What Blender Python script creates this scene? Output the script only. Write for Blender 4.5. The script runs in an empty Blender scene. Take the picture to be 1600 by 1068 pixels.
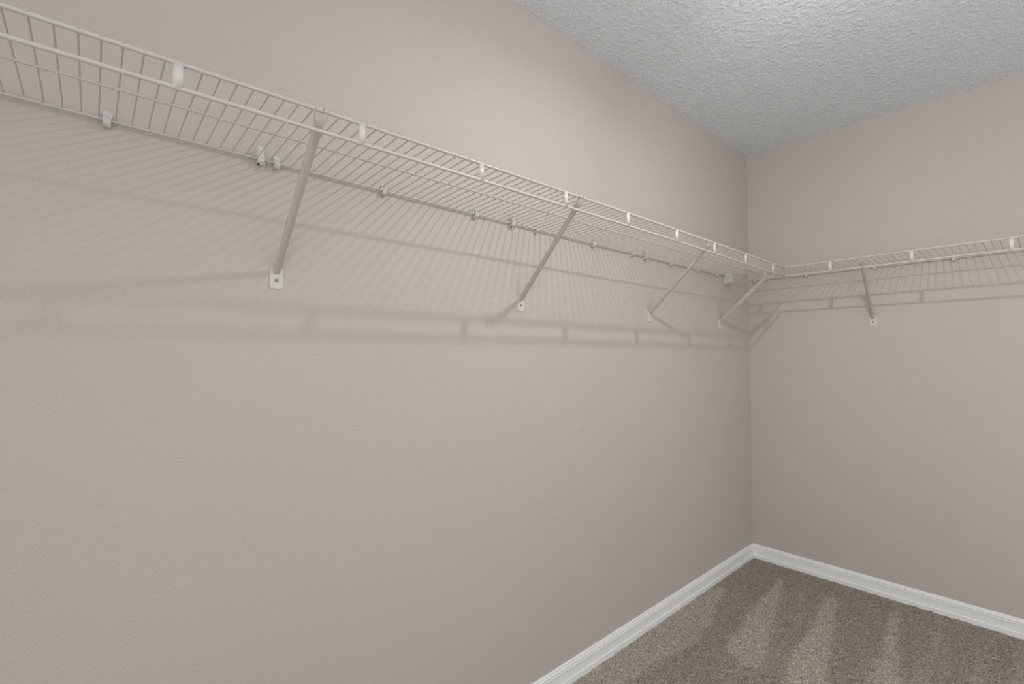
import bpy, bmesh, math, random
import numpy as np
from mathutils import Matrix, Vector
random.seed(3)
rng = np.random.default_rng(7)
SC = bpy.context.scene
COL = SC.collection

# ------------------------------------------------------------------ camera
cam_d = bpy.data.cameras.new('camera')
cam_d.sensor_fit = 'HORIZONTAL'
cam_d.sensor_width = 36.0
cam_d.lens = 740.37 / 1600 * 36.0
cam_d.clip_start = 0.02
cam = bpy.data.objects.new('camera', cam_d)
COL.objects.link(cam)
rv = Vector((0.6638002, 0.7479099, -0.0001543)); uv = Vector((0.0221706, -0.0194711, 0.9995646)); fv = Vector((-0.7475812, 0.6635146, 0.0295065))
M = Matrix((rv, uv, -fv)).transposed().to_4x4()
M.translation = (1.20088, -3.00758, 1.20886)
cam.matrix_world = M
SC.camera = cam

# ------------------------------------------------------------------ world, light, exposure
w = bpy.data.worlds.new('world'); SC.world = w; w.use_nodes = True
w.node_tree.nodes['Background'].inputs[0].default_value = (1.0, 0.97, 0.94, 1)
w.node_tree.nodes['Background'].inputs[1].default_value = 1.03
W_ROOM, L_ROOM, H_ROOM = 2.30, 3.80, 2.44
pl = bpy.data.lights.new('ceiling_bulb', 'POINT')
pl.energy = 5.4; pl.color = (1.0, 0.975, 0.95); pl.shadow_soft_size = 0.026
plo = bpy.data.objects.new('ceiling_bulb', pl); plo.location = (0.88, -1.79, 2.30); COL.objects.link(plo)
# disk light added at the bulb's place to strengthen its downward light
def area(name, kind, size, energy, loc, rot, col):
    d = bpy.data.lights.new(name, 'AREA'); d.shape = kind; d.size = size; d.energy = energy; d.color = col
    o = bpy.data.objects.new(name, d); o.location = loc; o.rotation_euler = rot; COL.objects.link(o)
area('added_disk_fill', 'DISK', 0.056, 7.5, (0.88, -1.79, 2.30), (0, 0, 0), (1.0, 0.975, 0.95))
# spot added at the bulb's place, brightens the far wall and its shadows
sp = bpy.data.lights.new('far_wall_fill', 'SPOT'); sp.energy = 15.5; sp.color = (1.0, 0.98, 0.96); sp.shadow_soft_size = 0.018
sp.spot_size = math.radians(130); sp.spot_blend = 0.9
spo = bpy.data.objects.new('far_wall_fill', sp); spo.location = (0.88, -1.79, 2.30)
spo.rotation_euler = Vector((-0.05, 1.0, -0.30)).to_track_quat('-Z', 'Y').to_euler(); COL.objects.link(spo)
# added soft fill lights, no real source, behind and right of the camera
area('rear_fill', 'SQUARE', 1.4, 13.7, (1.9, -3.4, 1.4), (math.pi / 2, 0, 0), (0.99, 0.99, 1.0))
area('right_fill', 'SQUARE', 1.4, 3.5, (2.2, -1.9, 1.3), (math.pi / 2, 0, 0.2), (0.99, 0.99, 1.0))

SC.view_settings.view_transform = 'Standard'
SC.view_settings.look = 'None'
SC.view_settings.exposure = 0.0
SC.view_settings.gamma = 1.0
SC.view_settings.use_curve_mapping = False
SC.cycles.max_bounces = 12
SC.cycles.diffuse_bounces = 8
SC.cycles.use_denoising = True

# ------------------------------------------------------------------ materials
def mat(name, col, rough=0.8, spec=0.3):
    m = bpy.data.materials.new(name); m.use_nodes = True
    b = m.node_tree.nodes['Principled BSDF']
    b.inputs['Base Color'].default_value = (*col, 1)
    b.inputs['Roughness'].default_value = rough
    b.inputs['Specular IOR Level'].default_value = spec
    return m, m.node_tree, b

def noise(nt, scale, detail=3.0, rough=0.5, vec=None):
    n = nt.nodes.new('ShaderNodeTexNoise')
    n.inputs['Scale'].default_value = scale; n.inputs['Detail'].default_value = detail
    n.inputs['Roughness'].default_value = rough
    if vec is not None: nt.links.new(vec, n.inputs['Vector'])
    return n

def ramp(nt, fac, stops):
    r = nt.nodes.new('ShaderNodeValToRGB')
    e = r.color_ramp.elements
    e[0].position, e[0].color = stops[0][0], (*stops[0][1], 1)
    e[1].position, e[1].color = stops[-1][0], (*stops[-1][1], 1)
    for p, c in stops[1:-1]:
        k = e.new(p); k.color = (*c, 1)
    nt.links.new(fac, r.inputs[0])
    return r

def bump(nt, h, strength, dist, b):
    k = nt.nodes.new('ShaderNodeBump')
    k.inputs['Strength'].default_value = strength; k.inputs['Distance'].default_value = dist
    nt.links.new(h, k.inputs['Height']); nt.links.new(k.outputs[0], b.inputs['Normal'])

def coords(nt):
    g = nt.nodes.new('ShaderNodeNewGeometry'); return g.outputs['Position']

def wall_mat():
    m, nt, b = mat('painted_wall', (0.46, 0.42, 0.39), 0.55, 0.25)
    P = coords(nt)
    n = noise(nt, 1.6, 2, 0.5, P)
    r = ramp(nt, n.outputs['Fac'], [(0.3, (0.446, 0.416, 0.394)), (0.7, (0.457, 0.427, 0.405))])
    nt.links.new(r.outputs[0], b.inputs['Base Color'])
    n2 = noise(nt, 190, 2, 0.55, P)
    bump(nt, n2.outputs['Fac'], 0.6, 0.0025, b)
    return m

def ceiling_mat():
    m, nt, b = mat('textured_ceiling', (0.735, 0.765, 0.78), 0.75, 0.2)
    P = coords(nt)
    n2 = noise(nt, 300, 2, 0.7, P)
    bump(nt, n2.outputs['Fac'], 0.9, 0.004, b)
    g = noise(nt, 230, 2, 0.8, P)
    r = ramp(nt, g.outputs['Fac'], [(0.36, (0.62, 0.65, 0.675)), (0.5, (0.745, 0.778, 0.80)), (0.62, (0.88, 0.91, 0.93))])
    nt.links.new(r.outputs[0], b.inputs['Base Color'])
    return m

def carpet_mat():
    m, nt, b = mat('cut_pile_carpet', (0.25, 0.22, 0.19), 0.95, 0.1)
    P = coords(nt)
    n = noise(nt, 210, 3, 0.75, P)
    base = ramp(nt, n.outputs['Fac'], [(0.36, (0.12, 0.10, 0.082)), (0.5, (0.335, 0.295, 0.258)), (0.63, (0.60, 0.54, 0.485))])
    lay = nt.nodes.new('ShaderNodeAttribute'); lay.attribute_name = 'pile_lay'
    big = noise(nt, 9, 3, 0.6, P)
    mx = nt.nodes.new('ShaderNodeMath'); mx.operation = 'MULTIPLY_ADD'
    nt.links.new(big.outputs['Fac'], mx.inputs[0]); mx.inputs[1].default_value = 0.22
    nt.links.new(lay.outputs['Fac'], mx.inputs[2])
    k = nt.nodes.new('ShaderNodeMapRange')
    k.inputs[1].default_value = 0.0; k.inputs[2].default_value = 1.1
    k.inputs[3].default_value = 0.88; k.inputs[4].default_value = 1.30
    nt.links.new(mx.outputs[0], k.inputs[0])
    v = nt.nodes.new('ShaderNodeVectorMath'); v.operation = 'SCALE'
    nt.links.new(base.outputs[0], v.inputs[0]); nt.links.new(k.outputs[0], v.inputs['Scale'])
    nt.links.new(v.outputs[0], b.inputs['Base Color'])
    n3 = noise(nt, 520, 2, 0.7, P)
    bump(nt, n3.outputs['Fac'], 0.8, 0.004, b)
    return m

def coated(name, col, rough=0.38, spec=0.5):
    m, nt, b = mat(name, col, rough, spec)
    P = coords(nt)
    n = noise(nt, 60, 2, 0.5, P)
    r = ramp(nt, n.outputs['Fac'], [(0.3, tuple(c * 0.97 for c in col)), (0.7, col)])
    nt.links.new(r.outputs[0], b.inputs['Base Color'])
    return m

M_WALL = wall_mat(); M_CEIL = ceiling_mat(); M_CARP = carpet_mat()
M_TRIM = coated('white_trim_paint', (0.745, 0.765, 0.77), 0.35, 0.4)
M_WIRE = coated('epoxy_coated_wire', (0.50, 0.475, 0.455))
M_TIE = coated('epoxy_coated_tie', (0.56, 0.535, 0.515), 0.3)
M_BRACE = coated('coated_steel_brace', (0.45, 0.425, 0.405))
M_PLAST = coated('white_plastic', (0.54, 0.52, 0.50), 0.4)
M_SCREW = coated('zinc_screw', (0.22, 0.21, 0.20), 0.35, 0.6)
M_DARK = coated('dark_hole', (0.05, 0.045, 0.04), 0.8, 0.1)

# ------------------------------------------------------------------ helpers
def add_obj(name, bm, material, parent=None, smooth=False, loc=None):
    me = bpy.data.meshes.new(name)
    bmesh.ops.recalc_face_normals(bm, faces=bm.faces)
    bm.to_mesh(me); bm.free()
    if smooth:
        for p in me.polygons: p.use_smooth = True
    me.materials.append(material)
    o = bpy.data.objects.new(name, me); COL.objects.link(o)
    if parent: o.parent = parent
    if loc: o.location = loc
    return o

def empty(name, label, cat, loc=(0, 0, 0), rz=0.0, group=None):
    o = bpy.data.objects.new(name, None); o.empty_display_size = 0.05
    COL.objects.link(o); o.location = loc; o.rotation_euler = (0, 0, rz)
    o['label'] = label; o['category'] = cat
    if group: o['group'] = group
    return o

def tube(bm, pts, r, n=10, ry=None, cap=True):
    pts = [Vector(p) for p in pts]; rings = []
    for i, p in enumerate(pts):
        a = pts[max(i - 1, 0)]; b = pts[min(i + 1, len(pts) - 1)]
        t = (b - a).normalized()
        up = Vector((0, 0, 1)) if abs(t.z) < 0.9 else Vector((1, 0, 0))
        s = t.cross(up).normalized(); q = s.cross(t).normalized()
        rr = ry if ry else r
        rings.append([bm.verts.new(p + s * (math.cos(2 * math.pi * k / n) * rr) + q * (math.sin(2 * math.pi * k / n) * r)) for k in range(n)])
    for a, b in zip(rings, rings[1:]):
        for k in range(n): bm.faces.new((a[k], a[(k + 1) % n], b[(k + 1) % n], b[k]))
    if cap:
        bm.faces.new(rings[0][::-1]); bm.faces.new(rings[-1])

def box(bm, x0, x1, y0, y1, z0, z1, bev=0.0, seg=2):
    r = bmesh.ops.create_cube(bm, size=1.0)
    vs = r['verts']
    for v in vs:
        v.co = Vector((x0 + (v.co.x + .5) * (x1 - x0), y0 + (v.co.y + .5) * (y1 - y0), z0 + (v.co.z + .5) * (z1 - z0)))
    if bev:
        es = list({e for v in vs for e in v.link_edges})
        bmesh.ops.bevel(bm, geom=es, offset=bev, segments=seg, affect='EDGES', profile=0.5)

def prism(bm, prof, axis_fn, a, b):
    """prof: 2-D polygon; axis_fn(u, v, t) -> xyz, extruded between t=a and t=b"""
    A = [bm.verts.new(axis_fn(u, v, a)) for u, v in prof]
    B = [bm.verts.new(axis_fn(u, v, b)) for u, v in prof]
    n = len(prof)
    for k in range(n): bm.faces.new((A[k], A[(k + 1) % n], B[(k + 1) % n], B[k]))
    bm.faces.new(A[::-1]); bm.faces.new(B)

def struct(o): o['kind'] = 'structure'; return o

# ------------------------------------------------------------------ room shell
T = 0.10
def wall(name, x0, x1, y0, y1):
    bm = bmesh.new(); box(bm, x0, x1, y0, y1, -0.05, H_ROOM + 0.02)
    return struct(add_obj(name, bm, M_WALL))
wall('wall_left', -T, 0, -L_ROOM - T, T)
wall('wall_back', 0, W_ROOM, 0, T)

def grid_surface(name, material, z, step, height, flip, attr=None):
    xs = np.arange(0, W_ROOM + step, step); ys = np.arange(-L_ROOM, step, step)
    xs = np.minimum(xs, W_ROOM); ys = np.minimum(ys, 0)
    nx, ny = len(xs), len(ys)
    X, Y = np.meshgrid(xs, ys, indexing='ij')
    Z = height(X, Y)
    co = np.stack([X, Y, z + Z], -1).reshape(-1, 3).astype(np.float32)
    i, j = np.meshgrid(np.arange(nx - 1), np.arange(ny - 1), indexing='ij')
    a = (i * ny + j).ravel(); b = a + ny; c = b + 1; d = a + 1
    f = np.stack([a, b, c, d] if not flip else [a, d, c, b], -1)
    me = bpy.data.meshes.new(name)
    me.vertices.add(len(co)); me.vertices.foreach_set('co', co.ravel())
    me.loops.add(f.size); me.loops.foreach_set('vertex_index', f.ravel().astype(np.int32))
    me.polygons.add(len(f)); me.polygons.foreach_set('loop_start', np.arange(0, f.size, 4, dtype=np.int32))
    me.polygons.foreach_set('use_smooth', np.ones(len(f), dtype=bool))
    me.update(calc_edges=True)
    if attr is not None:
        at = me.attributes.new('pile_lay', 'FLOAT', 'POINT')
        at.data.foreach_set('value', attr(X, Y).ravel().astype(np.float32))
    me.materials.append(material)
    o = bpy.data.objects.new(name, me); COL.objects.link(o)
    return struct(o)

def blur(a, k):
    for _ in range(k):
        a = (a + np.roll(a, 1, 0) + np.roll(a, -1, 0) + np.roll(a, 1, 1) + np.roll(a, -1, 1)) / 5
    return a

def ceil_h(X, Y):
    n = blur(rng.standard_normal(X.shape), 1); n /= n.std()
    n = 0.75 * n + 0.5 * rng.standard_normal(X.shape)
    k = np.clip(n + 0.3, 0, 2.0)
    return -0.0010 * k
grid_surface('ceiling', M_CEIL, H_ROOM, 0.0045, ceil_h, True)

# vacuum strokes: strips where the pile lies the other way (plan outlines in metres)
LAY = [[(0.204, -0.19), (0.239, -0.173), (0.335, -0.591), (0.394, -0.825), (0.445, -1.047), (0.387, -1.083), (0.29, -1.022), (0.268, -0.861), (0.235, -0.53)],
       [(0.435, -0.211), (0.497, -0.217), (0.548, -0.545), (0.634, -0.958), (0.525, -1.116), (0.492, -0.846), (0.476, -0.552)],
       [(0.683, -0.132), (0.708, -0.128), (0.754, -0.42), (0.824, -0.78), (0.741, -0.897), (0.729, -0.547)],
       [(0.029, -0.518), (0.067, -0.506), (0.149, -0.841), (0.199, -1.072), (0.157, -1.254), (0.164, -1.488), (0.10, -1.829), (0.0, -1.83), (0.0, -0.905)],
       [(0.302, -0.103), (0.323, -0.101), (0.403, -0.429), (0.447, -0.659), (0.436, -0.671), (0.371, -0.377)],
       [(0.855, -0.086), (0.868, -0.087), (0.883, -0.341), (0.873, -0.724), (0.85, -0.75), (0.855, -0.437)],
       [(1.01, -0.096), (1.024, -0.102), (1.014, -0.319), (1.011, -0.594), (0.983, -0.625), (0.997, -0.338)],
       [(1.095, -0.102), (1.122, -0.072), (1.15, -0.437), (1.18, -0.9), (1.10, -0.9), (1.093, -0.477)],
       [(0.0, -2.0), (0.5, -1.9), (0.62, -2.6), (0.5, -3.4), (0.1, -3.4)], [(0.8, -1.5), (0.95, -1.5), (1.05, -2.4), (0.8, -2.6)],
       [(1.3, -0.4), (1.36, -0.4), (1.5, -1.6), (1.35, -1.7)]]
LAYW = [0.85, 0.95, 0.8, 0.75, 0.35, 0.45, 0.4, 0.45, 0.6, 0.6, 0.6]
def inside(poly, X, Y):
    r = np.zeros(X.shape, bool); n = len(poly)
    for k in range(n):
        x0, y0 = poly[k]; x1, y1 = poly[(k + 1) % n]
        if y0 == y1: continue
        c = ((y0 > Y) != (y1 > Y)) & (X < (x1 - x0) * (Y - y0) / (y1 - y0) + x0)
        r ^= c
    return r
def lay(X, Y):
    wob = blur(rng.standard_normal(X.shape), 4); wob /= wob.std()
    a = np.zeros(X.shape)
    for P, wt in zip(LAY, LAYW):
        a = np.maximum(a, wt * inside(P, X + 0.003 * wob, Y + 0.003 * wob))
    st = rng.standard_normal((X.shape[0], 1)) * np.ones((1, X.shape[1])); st = blur(st, 6)
    st = st + 0.35 * blur(rng.standard_normal(X.shape), 40) / 0.05; st /= st.std()
    return np.clip(blur(a, 6) + 0.06 * st, 0, 1)
def floor_h(X, Y):
    n = rng.standard_normal(X.shape) * 0.6 + blur(rng.standard_normal(X.shape), 1) * 1.2
    return 0.0022 * np.clip(n, -2, 2) + 0.0005
grid_surface('floor', M_CARP, 0.0, 0.0055, floor_h, False, lay)

# ------------------------------------------------------------------ baseboards (moulded profile)
BB = [(0, -0.01), (0.0125, -0.01), (0.0125, 0.0215), (0.0112, 0.0235), (0.0100, 0.0245), (0.0092, 0.035), (0.0088, 0.046), (0.0092, 0.0555),
      (0.0102, 0.058), (0.0102, 0.0595), (0.0080, 0.0610), (0.0080, 0.0640), (0.0095, 0.0655), (0.0095, 0.0695), (0.0074, 0.0715), (0.0066, 0.0740),
      (0.0066, 0.0780), (0.0050, 0.0805), (0.0030, 0.0816), (0, 0.0816)]
def baseboard(name, fn, a, b):
    bm = bmesh.new(); prism(bm, BB, fn, a, b)
    return struct(add_obj(name, bm, M_TRIM))
baseboard('baseboard_left', lambda u, v, t: (u, t, v), -L_ROOM, 0)
baseboard('baseboard_back', lambda u, v, t: (t, -u, v), 0, W_ROOM)

# ------------------------------------------------------------------ wire shelves
# local frame: x away from the wall, y along it, z up
RF, RM, RW = 0.0037, 0.0026, 0.00145
def make_shelf(name, label, rz, y0, y1, depth, mid, zf, zl, zb, ties, wire_ys, group):
    t = empty(name, label, 'shelf', (0, 0, 0), rz, group)
    ys = np.linspace(y0, y1, 25)
    def rod(nm, x, zfn, r):
        bm = bmesh.new(); tube(bm, [(x, y, zfn(y)) for y in ys], r, 12)
        o = add_obj(nm, bm, M_WIRE, t, True); return o
    top = lambda y: zf(y)
    zw0 = lambda y: zb(y) + RM + RW * 0.7
    zw1 = lambda y: zf(y) + RF + RW * 0.5
    zmid = lambda y: zw0(y) + (zw1(y) - zw0(y)) * (mid - 0.0085) / (depth - 0.0085) - RM - RW * 0.6
    rod('front_rod', depth, top, RF)
    rod('hanging_rod', depth, zl, RF)
    rod('middle_rod', mid, zmid, RM)
    rod('back_rod', 0.0085, zb, RM)
    # deck wires: one mesh, each wire an object
    bm = bmesh.new()
    tube(bm, [(-0.004, 0, -0.0012), (0.0, 0, 0), (depth - 0.0105, 0, 0), (depth - 0.0065, 0, -0.0006), (depth - 0.0045, 0, -0.0034)], RW, 6)
    w0 = add_obj('wire', bm, M_WIRE, t, True)
    for k, y in enumerate(wire_ys):
        o = w0 if k == 0 else w0.copy()
        if k: COL.objects.link(o)
        o.parent = t
        a, b = zw0(y), zw1(y)
        o.location = (0.0085, y + random.uniform(-.0004, .0004), a)
        o.rotation_euler = (0, -math.atan2(b - a, depth - 0.0085), 0)
    # vertical ties between front rod and hanging rod
    bm = bmesh.new()
    tube(bm, [(0, 0, 0.0005), (0, 0, -0.0425)], 0.0045, 14, ry=0.0075)
    t0 = add_obj('rod_tie', bm, M_TIE, t, True)
    for k, y in enumerate(ties):
        o = t0 if k == 0 else t0.copy()
        if k: COL.objects.link(o)
        o.parent = t; o.location = (depth + 0.0005, y, zf(y)); o.scale = (1, 1, (zf(y) - zl(y)) / 0.042)
    return t

zfL = lambda y: -0.0038140 * y * y - 0.0131206 * y + 1.6592563
zlL = lambda y: -0.0042304 * y * y - 0.0163371 * y + 1.6141028
zbL = lambda y: 0.0018471 * y * y + 0.0049449 * y + 1.6617948
make_shelf('wire_shelf', 'long white wire closet shelf on the left wall running into the corner', 0, -3.585, -0.3380, 0.312, 0.157,
           zfL, zlL, zbL, [-3.516 + 0.0] + [-3.2155, -2.915, -2.616, -2.317, -2.016, -1.717, -1.412, -1.115, -0.811, -0.495],
           [-3.0058 + 0.025 * k for k in range(-23, 107)], 'wire shelves around the closet')
zfR = lambda x: 1.6645 + 0.0045 * min(x, 0.9) / 0.9
zlR = lambda x: 1.6205 + 0.0015 * min(x, 0.9) / 0.9
zbR = lambda x: 1.664
make_shelf('wire_shelf', 'shorter white wire closet shelf on the far wall right of the corner', -math.pi / 2, 0.020, 1.745, 0.333, 0.167,
           zfR, zlR, zbR, [0.216, 0.514, 0.819, 1.12, 1.425, 1.70], [0.9634 + 0.0250 * k for k in range(-36, 31)], 'wire shelves around the closet')

# ------------------------------------------------------------------ braces
def plate_outline(w, z0, z1, r):
    pts = []
    for cx, cz, a0 in ((w / 2 - r, z1 - r, 0), (-w / 2 + r, z1 - r, 90), (-w / 2 + r, z0 + r, 180), (w / 2 - r, z0 + r, 270)):
        for k in range(5):
            a = math.radians(a0 + 22.5 * k); pts.append((cx + r * math.cos(a), cz + r * math.sin(a)))
    return pts

def make_brace(label, foot, rz, dy_top, depth, ztop, zscrew=1.3865, twist=0.0, hw=0.0078):
    """foot: (x, y) on the wall. dy_top: offset along the wall of the top end"""
    t = empty('shelf_brace', label, 'brace', (foot[0], foot[1], 0), rz, 'angled braces under the wire shelves')
    bm = bmesh.new()
    prism(bm, plate_outline(0.030, zscrew - 0.0205, zscrew + 0.030, 0.008), lambda u, v, s: (s, u, v), 0.0, 0.0026)
    bmesh.ops.bevel(bm, geom=[e for e in bm.edges if abs(e.verts[0].co.x - 0.0026) < 1e-6 and abs(e.verts[1].co.x - 0.0026) < 1e-6], offset=0.0008, segments=2, affect='EDGES')
    add_obj('mounting_plate', bm, M_TIE, t)
    bm = bmesh.new()
    tube(bm, [(0.0022, 0, zscrew), (0.0040, 0, zscrew)], 0.0042, 12)
    tube(bm, [(0.0040, 0, zscrew), (0.0048, 0, zscrew)], 0.0026, 12)
    add_obj('screw', bm, M_SCREW, t)
    # channel strut
    A = Vector((0.0045, 0, zscrew + 0.021)); B = Vector((depth - 0.013, dy_top, ztop - 0.021))
    d = (B - A).normalized(); s = Vector((0, 1, 0)); s = (s - d * s.dot(d)).normalized(); q = d.cross(s).normalized()
    if q.z > 0: q = -q            # q points down, away from the shelf
    rt = Matrix.Rotation(twist, 3, d); su, qu = rt @ s, rt @ q
    prof = [(-hw, -0.0045), (-hw, 0.001), (-hw + 0.0025, 0.0042), (0, 0.0050), (hw - 0.0025, 0.0042), (hw, 0.001), (hw, -0.0045),
            (hw - 0.0015, -0.0045), (hw - 0.0015, 0.000), (hw - 0.0035, 0.0026), (0, 0.0032), (-hw + 0.0035, 0.0026), (-hw + 0.0015, 0.000), (-hw + 0.0015, -0.0045)]
    bm = bmesh.new(); Lb = (B - A).length
    def fn(u, v, tt):
        return A + d * tt + su * u + qu * v
    prism(bm, prof, fn, -0.004, Lb)
    add_obj('strut', bm, M_BRACE, t)
    # flared head reaching to the front rod
    bm = bmesh.new()
    secs = [(B - d * 0.006, 0.0079, 0.0050), (B + d * 0.001, 0.0084, 0.0050), (Vector((depth - 0.0065, dy_top, ztop - 0.0140)), 0.0132, 0.0046),
            (Vector((depth + 0.0005, dy_top, ztop - 0.0035)), 0.0138, 0.0038)]
    rings = []
    for c, h, th in secs:
        rings.append([bm.verts.new(c + s * u + q * v) for u, v in ((-h, -th * .4), (-h * .8, th * .9), (h * .8, th * .9), (h, -th * .4), (h * .8, -th * .8), (-h * .8, -th * .8))])
    for a, b in zip(rings, rings[1:]):
        for k in range(6): bm.faces.new((a[k], a[(k + 1) % 6], b[(k + 1) % 6], b[k]))
    bm.faces.new(rings[0]); bm.faces.new(rings[-1][::-1])
    add_obj('head', bm, M_BRACE, t)
    # two claws bent over the rod
    for sg in (-1, 1):
        bm = bmesh.new()
        R1, R2 = RF + 0.0004, RF + 0.0020
        arc = [math.radians(a) for a in range(-70, 151, 20)]
        prof = [(depth + R2 * math.cos(a), ztop + R2 * math.sin(a)) for a in arc] + [(depth + R1 * math.cos(a), ztop + R1 * math.sin(a)) for a in reversed(arc)]
        prof[len(arc) - 1] = (depth - 0.0045, ztop + 0.0075)
        prism(bm, prof, lambda u, v, tt: (u, tt, v), dy_top + sg * 0.0075 - 0.0042, dy_top + sg * 0.0075 + 0.0042)
        add_obj('claw', bm, M_BRACE, t)
    return t

make_brace('white metal brace nearest the camera, leftmost under the long shelf', (0, -2.6850), 0, -0.0095, 0.312, zfL(-2.694), 1.3868)
make_brace('second white metal brace from the left, at the middle of the long shelf', (0, -1.9030), 0, -0.046, 0.312, zfL(-1.949), 1.383)
make_brace('third white metal brace from the left, casting a shadow down to the right', (0, -1.1000), 0, -0.048, 0.312, zfL(-1.148), 1.385)
make_brace('white metal brace beside the corner, holding the end of the long shelf', (0, -0.3940), 0, -0.050, 0.312, zfL(-0.444), 1.383, math.radians(-55), 0.0105)
make_brace('white metal brace on the far wall under the shorter shelf', (0.6150, 0), -math.pi / 2, 0.022, 0.333, zfR(0.637), 1.383)

# ------------------------------------------------------------------ wall clips
CR = [(0, 0.006), (0, -0.0090), (0.0040, -0.0135), (0.0110, -0.0130), (0.0160, -0.0085), (0.0170, -0.0010), (0.0150, 0.0030),
      (0.0122, 0.0020), (0.0122, -0.0020), (0.0100, -0.0045), (0.0060, -0.0045), (0.0045, -0.0020), (0.0045, 0.006)]
def make_clip(label, loc, rz, tall=False):
    t = empty('shelf_clip', label, 'clip', loc, rz, 'wall clips holding the back rods')
    bm = bmesh.new()
    prism(bm, CR, lambda u, v, s: (u, s, v), -0.0062, 0.0062)
    if tall:
        prism(bm, [(0.0135, 0.0015), (0.0165, 0.0015), (0.0185, 0.026), (0.0160, 0.026)], lambda u, v, s: (u, s, v), -0.0070, 0.0070)
        box(bm, 0.006, 0.0155, 0.0062, 0.0085, -0.016, 0.004)
    add_obj('cradle', bm, M_PLAST, t)
    bm = bmesh.new()
    if tall:
        tube(bm, [(0.0105, -0.004, -0.0128), (0.0120, -0.004, -0.0150)], 0.0022, 10)
        add_obj('hole', bm, M_DARK, t)
        bm = bmesh.new(); tube(bm, [(0.0172, 0, 0.016), (0.0184, 0, 0.016)], 0.0024, 10)
        add_obj('rivet', bm, M_PLAST, t)
    else:
        tube(bm, [(0.0, 0.001, 0.0115), (0.0040, 0.001, 0.0115)], 0.0078, 16)
        add_obj('tab', bm, M_PLAST, t)
        bm = bmesh.new(); tube(bm, [(0.0038, 0.001, 0.0118), (0.0050, 0.001, 0.0118)], 0.0036, 10)
        add_obj('screw', bm, M_PLAST if loc[1] < -2.5 else M_SCREW, t)
    return t

CL = [(-2.994, 0, 'white round-tabbed clip nearest the left edge under the back rod'),
      (-2.7255, 1, 'tall tabbed white clip just left of the nearest brace'),
      (-2.690, 0, 'round-tabbed white clip between the tall tabbed one and the nearest brace'),
      (-2.417, 0, 'small grey-white clip first to the right of the nearest brace'),
      (-2.104, 0, 'small clip second to the right of the nearest brace'),
      (-1.949, 1, 'tall tabbed white clip left of the second brace'),
      (-1.833, 0, 'small clip directly left of the second brace strut'),
      (-1.514, 0, 'small clip first to the right of the second brace strut'),
      (-1.244, 0, 'small plain clip third to the left of the third brace strut'),
      (-1.145, 1, 'small tall-tabbed clip second to the left of the third brace strut'),
      (-0.924, 0, 'tiny clip on the left wall just left of the third brace strut'),
      (-0.652, 0, 'tiny dark-screwed clip just right of the third brace strut'),
      (-0.442, 0, 'tiny bright clip left of the end bracket near the corner')]
for y, tall, lb in CL:
    make_clip(lb, (0, y, zbL(y)), 0, bool(tall))
for x, lb in [(0.041, 'tiny clip in the corner on the far wall beside the end bracket'),
              (0.316, 'small clip on the far wall left of its brace'),
              (0.628, 'small round clip on the far wall just right of the brace top'),
              (0.925, 'rightmost small clip on the far wall')]:
    make_clip(lb, (x, 0, zbR(x)), -math.pi / 2, False)

# ------------------------------------------------------------------ end bracket of the far shelf on the left wall
t = empty('end_bracket', 'ribbed white plastic end bracket on the left wall near the corner', 'bracket', (0, 0, 0))
bm = bmesh.new()
box(bm, 0.0, 0.046, -0.3440, -0.3180, 1.6175, 1.6730, 0.0015)
add_obj('body', bm, M_PLAST, t)
for z in (1.628, 1.643, 1.658):
    bm = bmesh.new(); box(bm, 0.002, 0.045, -0.3462, -0.3438, z - 0.0028, z + 0.0028, 0.0008)
    add_obj('rib', bm, M_PLAST, t)
